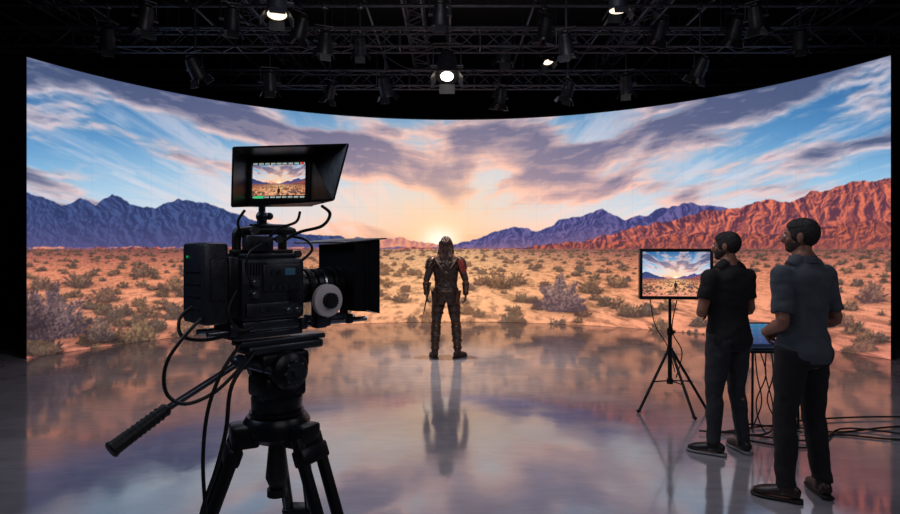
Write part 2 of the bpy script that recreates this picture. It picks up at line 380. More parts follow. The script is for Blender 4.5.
# ------------------------------------------------ display content (numpy)
rng=np.random.default_rng(11)
TAB=[rng.random((256,256)) for _ in range(8)]
def vn(x,y,s):
    T=TAB[s%8]
    xi=np.floor(x).astype(int); yi=np.floor(y).astype(int)
    fx=x-xi; fy=y-yi; fx=fx*fx*(3-2*fx); fy=fy*fy*(3-2*fy)
    a=T[yi&255,xi&255];b=T[yi&255,(xi+1)&255];c=T[(yi+1)&255,xi&255];d=T[(yi+1)&255,(xi+1)&255]
    return (a*(1-fx)+b*fx)*(1-fy)+(c*(1-fx)+d*fx)*fy
def fbm(x,y,o=5,s=0,g=.5):
    t=0;a=1;w=0
    for i in range(o):
        c_,s_=math.cos(i*1.1+.4),math.sin(i*1.1+.4)
        t=t+a*vn((x*c_-y*s_)*2**i+17.3*i,(x*s_+y*c_)*2**i+9.1*i,s+i); w+=a; a*=g
    return t/w
def ss(a,b,x):
    t=np.clip((x-a)/(b-a),0,1); return t*t*(3-2*t)
X0,X1,Y0,Y1=15.,900.,40.,372.
S=2.0
fcx,fcy=np.meshgrid(np.arange(X0,X1,1/S),np.arange(Y0,Y1,1/S))
HZ=248.
def C(*c): return np.array(c,float)
def lerp(a,b,t): return a+(b-a)*t[...,None]
def ramp(t,stops):
    out=np.empty(t.shape+(3,))
    xs=[s[0] for s in stops]
    for k in range(3): out[...,k]=np.interp(t,xs,[s[1][k] for s in stops])
    return out
def full(c,im): return np.broadcast_to(C(*c),im.shape)
nsky=int((256-Y0)*S)
cx,cy=fcx[:nsky],fcy[:nsky]
e=np.clip(HZ-cy,0,None); X=cx-440
sky=ramp(e,[(0,(248,208,192)),(14,(228,216,222)),(36,(186,212,230)),(70,(134,182,216)),(110,(82,140,190)),(150,(56,112,166)),(200,(38,86,138))])
cen=np.exp(-(X/220)**2)
sky=lerp(sky,full((214,222,234),sky),np.clip(cen*.75*np.exp(-((e-60)/70)**2),0,1))
def g(x0,y0,sx,sy,rot,a):
    r=math.radians(rot); dx=cx-x0; dy=cy-y0
    u=dx*math.cos(r)+dy*math.sin(r); v=-dx*math.sin(r)+dy*math.cos(r)
    return a*np.exp(-(u/sx)**2-(v/sy)**2)
bias=(g(470,160,125,24,6,.15)+g(350,138,90,20,14,.12)+g(480,132,90,10,0,.10)+g(690,110,150,22,-15,.21)+g(820,72,120,26,-16,.17)+g(100,78,140,22,10,.24)+g(225,118,110,14,17,.17)+g(110,128,70,8,10,.10)+g(220,165,80,7,14,.12)
 +g(560,196,80,8,-8,.13)+g(700,176,80,8,-12,.13)+g(820,150,60,7,-12,.10)-g(80,156,75,14,8,.13)-g(590,135,50,11,-16,.13)-g(790,132,80,10,-14,.10)-g(390,214,90,14,0,.15)-g(500,214,60,12,0,.06)-g(300,172,50,9,14,.07)-g(150,185,100,9,0,.05))
pu=X/(e+60); pv=140/(e+60)
wx=(fbm(cx/50,cy/34,4,3)-.5)
sab=np.sqrt(X**2+3600)
def field(dx,dy):
    a=fbm(pu*3.0+5.37+wx*.7+dx,pv*2.2+.31+wx*.5+dy,6,0,.56)
    b=fbm((cx+dx*60+wx*30)/80+3,(cy+.20*sab+dy*36)/17+wx*.8,6,4,.55)
    return a*.4+b*.6
n1=field(0,0); n2=field(.05*np.tanh(-X/80),.11)
dens=n1+bias
cov=ss(.45,.62,dens); thick=ss(.50,.78,dens)
edge=np.clip((n1-n2)*7+.5,0,1)
warm=np.exp(-np.sqrt((X/300)**2+(e/135)**2))
cl_light=lerp(full((190,198,220),sky),full((255,190,170),sky),np.clip(warm*1.9,0,1))
cl_dark=lerp(full((50,70,104),sky),full((122,106,138),sky),np.clip(warm*1.7,0,1))
ccol=lerp(cl_light,cl_dark,np.clip(thick*1.15-edge*.75+.36,0,1))
wisps=ss(.45,.75,fbm(pu*5+1,pv*2.4+4+wx,5,2,.6))
img=lerp(sky,lerp(full((222,220,234),sky),full((252,214,206),sky),np.clip(warm*1.5,0,1)),wisps*.5*(1-cov))
img=lerp(img,ccol,cov*.88)
rs=np.sqrt((X/1.35)**2+(cy-240)**2)
img=lerp(img,full((254,190,162),img),np.clip(.62*np.exp(-(X/320)**2)*np.exp(-e/40),0,1))
img=lerp(img,full((255,208,150),img),np.clip(np.exp(-rs/40)*1.1,0,1))
img=lerp(img,full((255,182,136),img),np.clip(.55*np.exp(-(X/190)**2)*np.exp(-e/20),0,1))
img=lerp(img,full((255,250,230),img),np.exp(-(rs/14)**2))
def ridge(xs,ys,rough,seed,fr=1):
    return np.interp(cx,xs,ys)+ (fbm(cx/14*fr,cx*0+seed,4,seed)-.5)*rough
r0=int((165-Y0)*S)
sky_full=img
cx,cy=cx[r0:],cy[r0:]; X=cx-440
img=img[r0:]
def mount(img,ry,base,cols,haze,sc,seed,lx=1,hz=.6):
    h=np.clip((cy-ry)/np.maximum(base-ry,1),0,1)
    w1=(fbm(cx/sc/1.5,cy/sc/1.5,3,seed+1)-.5)*1.6
    def rg(x,y): 
        q=1-np.abs(2*fbm(x/sc+w1,y/(sc*1.25)+w1*.5,5,seed,.55)-1); return q
    a=rg(cx,cy); b=rg(cx+lx*1.6,cy+.9)
    sh=np.clip((a-b)*4.5+.42+.25*(a-.8),0,1)
    c=lerp(full(cols[0],img),full(cols[1],img),sh)
    c=lerp(c,full(haze,img),h**1.6*hz)
    m=ss(-.5,.5,cy-ry)*(cy<base+2)
    return lerp(img,c,m)
img=mount(img,ridge([0,27,45,62,80,96,112,130,155,178,205,232,262,300,345,400,440],[188,191,197,206,199,206,194,205,209,200,202,213,222,233,238,243,248],7,3,1.4),HZ,((36,50,94),(62,82,132)),(92,82,128),10,1,-1,.65)
img=mount(img,ridge([340,380,400,430,470,500],[247,240,238,243,246,249],4,5,2),HZ,((170,110,116),(222,146,118)),(246,160,120),7,2)
img=mount(img,ridge([440,480,500,515,535,560,585,602,625,645,668,690,712,730,760,800],[248,238,231,227,232,222,214,209,220,215,208,202,206,210,216,230],7,4,1.4),HZ,((48,54,106),(100,92,146)),(150,108,132),10,3)
img=mount(img,ridge([560,590,620,645,665,690,715,740,765,790,812,830,850,870,890],[249,238,232,224,222,214,210,208,199,203,192,190,181,180,177],8,6,1.3),HZ+3,((78,44,66),(224,114,88)),(170,90,82),15,4)
img=mount(img,ridge([520,560,600,660,720,780,830,860,890],[249,243,243,237,232,234,226,222,221],7,7,1.3),HZ+4,((80,44,60),(198,98,74)),(158,88,78),11,5)
sky_full[r0:]=img
img=np.zeros(fcx.shape+(3,)); img[:nsky]=sky_full
# ground
g0=int((244-Y0)*S)
cx,cy=fcx[g0:],fcy[g0:]; X=cx-440
gy=np.clip(cy-HZ,0,None); t=gy/112
gr=ramp(t,[(0,(116,70,74)),(.06,(168,98,82)),(.2,(222,138,100)),(.5,(246,164,122)),(.8,(238,152,118)),(1,(222,138,116))])
side=np.clip((np.abs(X)-120)/320,0,1)
gr=lerp(gr,full((212,128,112),gr),side*.42)
gr=lerp(gr,full((255,204,146),gr),np.clip(.9*np.exp(-(X/150)**2)*np.exp(-t*1.4),0,1))
gu=X/(gy+6)*6; gv=900/(gy+9)
gn=fbm(gu*1.5,gv*1.5,5,2,.6); gf=fbm(cx/2.2,cy/1.1,3,5,.7)
gr=gr*(1-(.28*ss(.46,.70,gn)))[...,None]*(.90+.2*gf)[...,None]
gr=lerp(gr,full((120,74,70),gr),np.exp(-gy/6)*.8*(1-.7*np.exp(-(X/60)**2)))
gm=ss(-.6,.6,cy-(HZ+1+2*(fbm(cx/9,cx*0,3,1)-.5)))
img[g0:]=lerp(img[g0:],gr,gm)
cx,cy=fcx,fcy
def bush(bx,by,w,h,dark,lit,seed):
    x0=int((bx-w*.75-X0)*S);x1=int((bx+w*.75-X0)*S)+1;y0=int((by-h*1.25-Y0)*S);y1=int((by+h*.3-Y0)*S)+1
    x0=max(x0,0);y0=max(y0,0);x1=min(x1,img.shape[1]);y1=min(y1,img.shape[0])
    if x1-x0<2 or y1-y0<2: return
    sx=cx[y0:y1,x0:x1];sy=cy[y0:y1,x0:x1]
    dx=(sx-bx)/(w/2);dy=(by-sy)/h
    ang=np.arctan2(dy+.15,dx); r=np.sqrt(dx**2+np.where(dy>0,dy,dy*5)**2)
    sp=fbm(ang*7+seed,r*1.5+seed*.3,3,seed%8,.7)
    tex=fbm(sx/1.6+seed,sy/1.6,2,seed%5)
    m=ss(-.06,.12,1-r-(sp-.35)*.9-(tex-.5)*.3)
    k=np.clip(.15+.6*dy+(tex-.5)*1.3+(sp-.5)*.9,0,1)
    c=lerp(np.broadcast_to(C(*dark),sx.shape+(3,)),np.broadcast_to(C(*lit),sx.shape+(3,)),k)
    sm=np.exp(-((dx-.1)/1.1)**2-((dy+.02)/.22)**2)*.45
    reg=img[y0:y1,x0:x1]; reg*= (1-sm)[...,None]
    img[y0:y1,x0:x1]=lerp(reg,c,m*.93)
bl=[]
for i in range(2000):
    u=random.random()
    by=HZ+2.5+106*u**2.7
    gyy=by-HZ
    bx=random.uniform(16,898)
    w_=(1.8+gyy*.17)*random.uniform(.45,1.45)
    if gyy>30 and random.random()<(.45 if bx<230 else .66): continue
    bl.append((by,bx,w_))
bl.sort()
for by,bx,w_ in bl:
    near=math.exp(-((bx-440)/130)**2)
    d=(int(70+44*near),int(52+26*near),int(50+10*near)); l=random.choice([(140,114,84),(164,124,88),(124,106,84),(184,134,96),(116,100,86)])
    bush(bx,by,w_*1.35,w_*.66,d,l,random.randint(0,99))
for (bx,by,w_,h_,d,l) in [(50,332,92,50,(54,44,54),(146,116,114)),(22,322,46,40,(50,40,48),(130,102,100)),(100,338,36,22,(62,50,52),(146,118,100)),(141,342,44,22,(74,56,50),(166,136,98)),(176,290,30,15,(78,56,52),(156,120,86)),
   (560,307,54,30,(82,62,70),(166,132,120)),(497,286,22,14,(94,66,52),(180,130,88)),(517,284,24,13,(86,62,52),(168,126,88)),(590,291,28,14,(80,58,52),(164,122,84)),(402,301,20,11,(92,68,56),(170,126,92)),
   (385,284,18,8,(108,74,56),(190,140,92)),(872,300,36,21,(78,54,58),(162,118,94)),(845,325,28,12,(82,56,54),(162,120,90)),(620,286,20,10,(90,64,54),(180,134,92)),(225,300,24,11,(84,60,54),(170,128,90)),(480,284,16,9,(90,62,54),(176,124,86)),(105,300,32,15,(80,58,54),(152,114,90)),(865,350,34,12,(88,60,58),(164,120,92)),(78,285,32,14,(74,54,52),(140,110,88)),(40,288,28,13,(74,54,52),(140,110,88)),(140,276,24,10,(78,56,52),(150,116,90))]:
    bush(bx,by,w_,h_,d,l,int(bx)%97)
img=np.clip(img,0,255)
def tolin(a):
    a=a/255.0
    return np.where(a<=.04045,a/12.92,((a+.055)/1.055)**2.4)
def sample(im,px,py):
    fx=np.clip((px-X0)*S,0,im.shape[1]-1.001);fy=np.clip((py-Y0)*S,0,im.shape[0]-1.001)
    xi=fx.astype(int);yi=fy.astype(int);ax=(fx-xi)[...,None];ay=(fy-yi)[...,None]
    return (im[yi,xi]*(1-ax)+im[yi,xi+1]*ax)*(1-ay)+(im[yi+1,xi]*(1-ax)+im[yi+1,xi+1]*ax)*ay
def grid_mesh(name,Pg,Cg):
    ny,nx=Pg.shape[:2]
    idx=np.arange(nx*ny).reshape(ny,nx)
    f=np.stack([idx[:-1,:-1],idx[:-1,1:],idx[1:,1:],idx[1:,:-1]],-1).reshape(-1,4)
    me=bpy.data.meshes.new(name); me.from_pydata(Pg.reshape(-1,3).tolist(),[],f.tolist())
    a=me.color_attributes.new('Col','FLOAT_COLOR','POINT')
    rgba=np.ones((nx*ny,4),np.float32); rgba[:,:3]=tolin(Cg).reshape(-1,3)
    a.data.foreach_set('color',rgba.ravel()); return me

# ------------------------------------------------ LED wall
WCX,WCY,R=0.09,6.47,6.755; HT=4.45
a0=math.pi-math.asin(2.37/R); a1=math.asin(2.45/R)
a1=math.asin(2.30/R)
NX,NZ=1200,360
th=np.linspace(a0,a1,NX+1); zz=np.linspace(0.003,HT,NZ+1)
TH,ZZ=np.meshgrid(th,zz)
PX=WCX+R*np.cos(TH); PY=WCY+R*np.sin(TH)
px=450+F*PX/PY; py=247-F*(ZZ-CAMH)/PY
col=sample(img,px,py)
arc=(TH-a0)*R
seam=((np.abs(((np.abs(arc)/.5)+.5)%1-.5)<.011)|(np.abs(((ZZ/.5)+.5)%1-.5)<.011))
col=col*(1-.03*seam)[...,None]
led=thing('led_video_wall','tall curved video wall showing a desert at sunset with mountains and clouds','video wall',(WCX,WCY+R,0))
me=grid_mesh('screen',np.stack([PX,PY,ZZ],-1),col)
M['led']=screen_mat('led_screen_image',1.12)
scr=part('screen',me,M['led'],led,world=True,label='glowing curved screen surface',angle=60)
bm=bmesh.new()
Ro=R+.1; nseg=96; rings=[]
for i in range(nseg+1):
    a=a0+(a1-a0)*i/nseg
    ca,sa=math.cos(a),math.sin(a)
    def q(r,z): return V((WCX+r*ca,WCY+r*sa,z))
    rings.append([q(R+.012,0),q(R+.012,HT+.03),q(Ro,HT+.03),q(Ro,0)])
loft(bm,rings)
part('cabinet_frame',bm,M['black'],led,world=True)

# ------------------------------------------------ room
def struct(name,c,s,m):
    bm=bmesh.new(); box(bm,(0,0,0),s); o=part(name,bm,m); o.location=c; o['kind']='structure'; o['label']=name.replace('_',' ')+' of the dark studio'; o['category']=name.split('_')[0]; return o
fm=bpy.data.materials.new('polished_concrete'); fm.use_nodes=True
nt=fm.node_tree; b=nt.nodes['Principled BSDF']; tc=nt.nodes.new('ShaderNodeTexCoord')
def nz(sc,det,dist=0,mp=None):
    n=nt.nodes.new('ShaderNodeTexNoise'); n.inputs['Scale'].default_value=sc; n.inputs['Detail'].default_value=det; n.inputs['Distortion'].default_value=dist
    src=tc.outputs['Object']
    if mp:
        m_=nt.nodes.new('ShaderNodeMapping'); m_.inputs['Scale'].default_value=mp; nt.links.new(src,m_.inputs[0]); src=m_.outputs[0]
    nt.links.new(src,n.inputs['Vector']); return n
n=nz(.7,8,.6); r=nt.nodes.new('ShaderNodeValToRGB'); r.color_ramp.elements[0].position=.35; r.color_ramp.elements[1].position=.68
r.color_ramp.elements[0].color=(.24,.225,.26,1); r.color_ramp.elements[1].color=(.39,.37,.41,1)
nt.links.new(n.outputs['Fac'],r.inputs['Fac'])
n3=nz(2.2,10,1.5,(1,3,1)); mx=nt.nodes.new('ShaderNodeMix'); mx.data_type='RGBA'; mx.blend_type='MULTIPLY'; mx.inputs['Factor'].default_value=.35
nt.links.new(r.outputs['Color'],mx.inputs['A'])
r3=nt.nodes.new('ShaderNodeValToRGB'); r3.color_ramp.elements[0].position=.35; r3.color_ramp.elements[1].position=.6; r3.color_ramp.elements[0].color=(.5,.5,.5,1)
nt.links.new(n3.outputs['Fac'],r3.inputs['Fac']); nt.links.new(r3.outputs['Color'],mx.inputs['B'])
nt.links.new(mx.outputs['Result'],b.inputs['Base Color'])
n2=nz(1.3,9,1.0); mr=nt.nodes.new('ShaderNodeMapRange'); mr.inputs['From Min'].default_value=.35; mr.inputs['From Max'].default_value=.68; mr.inputs['To Min'].default_value=.05; mr.inputs['To Max'].default_value=.16
nt.links.new(n2.outputs['Fac'],mr.inputs['Value']); nt.links.new(mr.outputs['Result'],b.inputs['Roughness'])
b.inputs['Specular IOR Level'].default_value=.5; b.inputs['IOR'].default_value=3.6
bp=nt.nodes.new('ShaderNodeBump'); bp.inputs['Strength'].default_value=.05; bp.inputs['Distance'].default_value=.02
n4=nz(3,4); nt.links.new(n4.outputs['Fac'],bp.inputs['Height']); nt.links.new(bp.outputs[0],b.inputs['Normal'])
struct('floor',(0,5.5,-.1),(18,22,.2),fm)
struct('ceiling',(0,5.5,6.7),(18,22,.2),M['ceil'])
struct('wall_back',(0,16.6,3.3),(18,.2,6.6),M['wallm'])
struct('wall_front',(0,-5.6,3.3),(18,.2,6.6),M['wallm'])
struct('wall_left',(-9.1,5.5,3.3),(.2,22,6.6),M['wallm'])
struct('wall_right',(9.1,5.5,3.3),(.2,22,6.6),M['wallm'])

# ------------------------------------------------ overhead grid
GZ=5.35
rows=[6.2,7.4,8.4,9.2,10.2,11.4,12.6,13.8]
def single(name,label,cat,bm,m,group=None,angle=40):
    o=part(name,bm,m,cat=cat,label=label,group=group,angle=angle); recenter(o); return o
for y in rows:
    bm=bmesh.new(); tube(bm,[(-8.95,y,GZ),(8.95,y,GZ)],.026,10)
    for x in (-8,-4.8,-2,2,4.8,8): tube(bm,[(x,y,GZ),(x,y,6.59)],.012,6)
    single('lighting_pipe','dark steel lighting pipe spanning the studio under the ceiling','pipe',bm,M['truss'],'overhead grid pipes')
for x in [-7.2,-5.6,-4.0,-2.6,-1.3,0.0,1.3,2.6,4.0,5.6,7.2]:
    bm=bmesh.new(); tube(bm,[(x,5.2,GZ+.05),(x,15.6,GZ+.05)],.024,10)
    single('lighting_pipe','dark steel lighting pipe running over the stage','pipe',bm,M['truss'],'overhead grid pipes')
def truss(p0,p1,hang=0,w=.3,h=.3,step=.32):
    p0=V(p0);p1=V(p1); d=(p1-p0).normalized(); L=(p1-p0).length; s=d.cross(V((0,0,1))).normalized(); u=V((0,0,1))
    bm=bmesh.new(); cs=[s*w/2+u*h/2,s*w/2-u*h/2,-s*w/2-u*h/2,-s*w/2+u*h/2]
    for c in cs: tube(bm,[p0+c,p1+c],.022,8)
    k=int(L/step)
    for i in range(k):
        a=d*(i*L/k); b_=d*((i+1)*L/k)
        for j in range(4):
            c0=cs[j];c1=cs[(j+1)%4]
            if i%2: c0,c1=c1,c0
            tube(bm,[p0+a+c0,p0+b_+c1],.010,6)
            if i%4==0: tube(bm,[p0+a+cs[j],p0+a+cs[(j+1)%4]],.010,6)
        if i%9==4 and hang: tube(bm,[p0+a+u*h/2,p0+a+u*hang],.014,6); tube(bm,[p0+a+cs[0],p0+a+cs[3]],.014,6)
    return single('lighting_truss','black box lighting truss with zigzag lacing under the ceiling','truss',bm,M['truss'],'overhead box trusses')
truss((-8.6,9.7,5.0),(8.6,9.7,5.0),1.59); truss((-8.6,12.0,5.0),(8.6,12.0,5.0),1.59)
for x in (-6.4,-3.3,-.6,3.3,6.4): truss((x,6.0,5.61),(x,15,5.61))
# fixtures
def make_fixture():
    parts={}
    bm=bmesh.new(); tube(bm,[(0,0,.20),(0,0,.17),(0,0,.10),(0,0,.02),(0,0,-.14),(0,0,-.17),(0,0,-.17)],[.05,.095,.105,.12,.125,.142,.13],28)
    for k in range(4): tube(bm,[(0,0,.04+.03*k),(0,0,.05+.03*k)],.128-.006*k,28)
    box(bm,(0,0,.2),(.1,.06,.06),None,.01)
    parts['housing']=(bm,M['fixture'])
    bm=bmesh.new(); tube(bm,[(0,0,-.172),(0,0,-.178)],[.118,.112],28); parts['lens']=(bm,M['unlit'])
    bm=bmesh.new()
    for k in range(4):
        a=k*math.pi/2; rt=Matrix.Rotation(a,3,'Z')@Matrix.Rotation(math.radians(-28),3,'Y')
        c=Matrix.Rotation(a,3,'Z')@V((.165,0,-.22)); box(bm,c,(.006,.19,.12),rt)
    parts['barn_door']=(bm,M['fixture'])
    bm=bmesh.new()
    tube(bm,[(-.17,0,0),(-.17,0,.28),(.17,0,.28),(.17,0,0)],(.012),8); tube(bm,[(-.2,0,0),(-.12,0,0)],.025,12); tube(bm,[(.12,0,0),(.2,0,0)],.025,12)
    parts['yoke']=(bm,M['fixture'])
    bm=bmesh.new(); tube(bm,[(0,0,0),(0,0,1)],.016,8); parts['drop_pipe']=(bm,M['truss'])
    bm=bmesh.new(); box(bm,(0,0,0),(.07,.06,.1),None,.012); tube(bm,[(-.05,0,-.03),(.05,0,-.03)],.015,8); parts['clamp']=(bm,M['dgrey'])
    ms={}
    for k,(bm,m) in parts.items():
        bmesh.ops.recalc_face_normals(bm,faces=bm.faces); me=bpy.data.meshes.new(k); bm.to_mesh(me); bm.free(); finish_mesh(me,m); ms[k]=me
    return ms
FM=make_fixture()
lm={}
for k in ('lit','litdim'):
    me=FM['lens'].copy(); me.materials.clear(); me.materials.append(M[k]); lm[k]=me
def fixture(px_,py_,D,tx=0,tz=0,lit=None,sc=1.0):
    p=P(px_,py_,D); p.z=min(p.z,5.0)
    lab={'lit':'black stage lamp hanging overhead, glowing warm white','litdim':'black stage lamp hanging overhead, dimly lit',None:'black stage lamp with barn doors hanging from the grid'}[lit]
    o=thing('stage_light',lab,'stage light',p,tz,'overhead stage lamps')
    for k in ('housing','lens','barn_door'):
        me=FM[k]
        if k=='lens' and lit: me=lm[lit]
        c=bpy.data.objects.new(k,me); COL.objects.link(c); c.parent=o; c.rotation_euler=(tx,0,0); c.scale=(sc,)*3
        if k=='lens' and lit=='lit': c.scale=(sc*.66,sc*.66,sc*1.02)
    c=bpy.data.objects.new('yoke',FM['yoke']); COL.objects.link(c); c.parent=o; c.scale=(sc,)*3
    c=bpy.data.objects.new('drop_pipe',FM['drop_pipe']); COL.objects.link(c); c.parent=o; c.location=(0,0,.28*sc); c.scale=(1,1,max(.02,GZ-p.z-.28*sc))
    c=bpy.data.objects.new('clamp',FM['clamp']); COL.objects.link(c); c.parent=o; c.location=(0,0,GZ-p.z)
fixture(447,66,9.2,-.52,0,'lit',1.25)
fixture(277,2,7.4,-.2,.3,'litdim',1.0)
fixture(618,-2,7.4,0,0,'litdim',.9)
fixture(547,56,10.2,-.3,.4,'litdim',.7)
for a in [(325,42,9.2,.5,.4),(195,68,9.2,.6,-.5),(270,82,10.2,.3,.2),(330,92,11.4,.4,.9),(385,86,10.2,.6,-.3),(300,25,9.2,.4,1),(505,45,10.2,.6,.2),(566,44,8.4,.4,-.5),(500,97,11.4,.2,.5),
          (568,90,10.2,.3,1.2),(626,84,10.2,.5,-.4),(700,68,9.2,.5,.6),(756,18,8.4,.3,-.9),(145,18,8.4,.4,.9),(108,38,9.2,.5,.5),(800,40,9.2,.4,-.4),(360,45,9.2,.8,.1),(735,30,9.2,.4,.2),(440,15,8.4,.3,.1),(660,30,9.2,.5,.3),(232,20,8.4,.3,.5),(545,10,9.2,.2,.6)]:
    fixture(a[0],a[1],a[2],a[3],a[4],None,random.uniform(.8,1.0))
for i in range(8):
    x=-6.1+1.6*i+random.uniform(-.2,.2); y=[7.4,8.4,10.25,11.35][i%4]
    bm=bmesh.new(); pts=[(x+k*.22, y+.03, GZ-.03-.30*math.sin(math.pi*k/6)) for k in range(7)]
    tube(bm,pts,.010,6,3); single('overhead_cable','black power cable draped along the overhead pipes','cable',bm,M['cable'],'overhead cables')

# ------------------------------------------------ cables / tubes
def cable(pts,r,label,group=None,name='cable',parent=None,m=None):
    bm=bmesh.new(); tube(bm,pts,r,8,6)
    if parent: return part(name,bm,m or M['cable'],parent,world=True)
    return single(name,label,'cable',bm,m or M['cable'],group)

# ------------------------------------------------ stand monitor
def mon_colors(x0,x1,y0,y1,nx,ny,fig=True,ui=False,gain=1.0):
    gx,gyy=np.meshgrid(np.linspace(x0,x1,nx),np.linspace(y1,y0,ny))
    c=sample(img,gx,gyy)*gain
    if fig:
        fx=(gx-440)/(x1-x0)*640; fy=(gyy-300)/(y1-y0)*340
        m_=((fx/7)**2+((fy+34)/8)**2<1)|((np.abs(fx)<11-.1*fy)&(fy>-27)&(fy<8))|((np.abs(np.abs(fx)-5-.04*fy)<4.5)&(fy>=6)&(fy<50))|((np.abs(np.abs(fx)-15)<3)&(fy>-22)&(fy<12))
        c=np.where(m_[...,None],C(40,26,28),c)
    if ui:
        v=(gyy-y0)/(y1-y0); u=(gx-x0)/(x1-x0)
        bar=(v>.90)|(v<.07); c=np.where(bar[...,None],C(14,16,20),c)
        tick=bar&(((u*46)%1)<.6)&(np.floor(u*46)%5!=0)&(np.abs(np.where(v>.5,v-.95,v-.035))<.02)
        c=np.where(tick[...,None],C(190,205,200),c)
        gt=(v>.915)&(v<.985)&(u>.05)&(u<.22); c=np.where(gt[...,None],C(60,190,120),c)
        rt=(v<.06)&(v>.012)&(u>.9)&(u<.95); c=np.where(rt[...,None],C(220,40,40),c)
    return c
D=5.9
c=P(676,274,D)
mon=thing('video_monitor','black-framed video monitor showing the desert scene, on a stand','monitor',(c.x,c.y,c.z-.26),math.radians(-6))
bm=bmesh.new()
W_,H_=.70,.50
box(bm,(0,.03,.26),(W_,.05,H_),None,.008); box(bm,(0,.07,.26),(.42,.06,.3),None,.015); part('housing',bm,M['batt'],mon)
bm=bmesh.new()
for s in (-1,1):
    box(bm,(s*(W_/2-.014),0,.26),(.028,.03,H_),None,.004); box(bm,(0,0,.26+s*(H_/2-.016)),(W_,.03,.032),None,.004)
part('bezel',bm,M['black'],mon)
gx,gz=np.meshgrid(np.linspace(-W_/2+.026,W_/2-.026,200),np.linspace(.26-H_/2+.03,.26+H_/2-.03,140))
me=grid_mesh('screen',np.stack([gx,gx*0+.002,gz],-1),mon_colors(150,735,62,368,200,140))
M['mons']=screen_mat('monitor_image',1.15)
part('screen',me,M['mons'],mon,label='lit screen showing desert and a lone figure')
bm=bmesh.new(); tube(bm,[(W_/2-.05,-.017,.028),(W_/2-.05,-.02,.028)],.004,8); part('power_light',bm,M['led_g'],mon)
st=thing('monitor_stand','black tripod monitor stand with thin spread legs','stand',(c.x,c.y+.165,0))
bm=bmesh.new(); tube(bm,[(0,0,.28),(0,0,.8)],.021,14); tube(bm,[(0,0,.75),(0,0,1.28)],.015,14); tube(bm,[(0,0,.76),(0,0,.83)],.03,14); ball(bm,(.035,0,.79),.018); 
part('column',bm,M['black'],st)
bm=bmesh.new(); box(bm,(0,-.025,1.32),(.12,.05,.14),None,.01); tube(bm,[(0,0,1.22),(0,0,1.34)],.028,14); part('mounting_bracket',bm,M['black'],st)
for a in (196,-72,-8):
    a=math.radians(a); d=V((math.cos(a),math.sin(a),0))
    bm=bmesh.new(); tube(bm,[d*.025+V((0,0,.60)),d*.36+V((0,0,.012))],.014,10); tube(bm,[d*.02+V((0,0,.30)),d*.2+V((0,0,.30))],.007,8)
    tube(bm,[d*.345+V((0,0,.025)),d*.375+V((0,0,.017))],.017,10)
    part('leg',bm,M['black'],st)
for z in (.58,.27):
    bm=bmesh.new(); tube(bm,[(0,0,z),(0,0,z+.05)],.032,14); part('leg_collar',bm,M['black'],st)
# laptop + small table
tx,ty=P(766,350,5.6).x,5.6
tb=thing('equipment_table','small black folding equipment table beside the men','table',(tx,ty,0))
bm=bmesh.new(); box(bm,(0,0,.70),(.46,.36,.025),None,.005); part('table_top',bm,M['black'],tb)
for sx_ in (-1,1):
    for sy_ in (-1,1):
        bm=bmesh.new(); tube(bm,[(sx_*.2,sy_*.15,.69),(sx_*.21,sy_*.16,0)],.011,10); part('leg',bm,M['black'],tb)
lp=thing('laptop','open laptop with a bluish lit screen on the small table','laptop',(tx-.02,ty-.02,.7125))
bm=bmesh.new(); box(bm,(0,0,.009),(.33,.22,.018),None,.004); part('base',bm,M['dgrey'],lp)
bm=bmesh.new(); 
for i in range(12):
    for j in range(4): box(bm,(-.13+i*.0236,.06-j*.026,.019),(.018,.018,.004))
box(bm,(0,.02,.0178),(.29,.12,.001))
part('keyboard',bm,M['black'],lp)
rt=Matrix.Rotation(-.2,3,'X')
bm=bmesh.new(); box(bm,V((0,.118,.11))+V((0,.02,0)),(.33,.01,.22),rt,.003); part('lid',bm,M['batt'],lp)
gx,gz=np.meshgrid(np.linspace(-.15,.15,40),np.linspace(-.095,.095,30))
pts=np.stack([gx,gz*0-.0062,gz],-1); Rm=np.array(rt); pts=pts@Rm.T+np.array([0,.138,.11])
cc=np.stack([50+gx*0+40*(np.sin(gx*90)>.4)*(np.sin(gz*160)>0),90+gz*240,130+gz*200],-1)
part('screen',grid_mesh('screen',pts,np.clip(cc,0,255)),M['mons'],lp)
G='floor cables'
cable([P(677,300,6.07),P(672,330,6.1),P(682,352,6.12),P(676,378,6.12)],.006,'thin black cable hanging from the monitor','monitor cables')
cable([P(650,298,6.0),P(655,325,6.0),P(667,345,6.02),P(675,372,6.0)],.005,'thin black cable hanging from the monitor','monitor cables')
for k in range(5):
    x=tx-.20+k*.05
    cable([(x,ty-.19,.70),(x+.03*math.sin(k*2),ty-.23,.5),(x+.05*math.cos(k*3),ty-.21,.25),(x-.05+.05*k,ty-.25,.012),(x-.02+.09*k,ty-.42,.012)],.006,'black cable hanging off the equipment table','table cables')
for k,(pp) in enumerate([[(2.5,5.1),(2.9,4.9),(3.3,5.25),(3.9,5.1),(4.8,5.25)],[(2.4,5.3),(3.0,5.5),(3.4,5.3),(4.0,5.45),(5.0,5.6)],[(2.6,5.2),(3.1,5.05),(3.6,5.4),(4.4,5.0),(5.2,5.1)],[(2.3,5.35),(2.7,5.2),(3.2,5.6),(4.3,5.75),(5.4,5.5)],[(2.2,5.3),(2.45,5.25),(2.7,5.5),(3.0,5.35)]]):
    cable([V((a,b_,.011+.004*k)) for a,b_ in pp],.0085,'thick black cable snaking across the concrete floor',G)

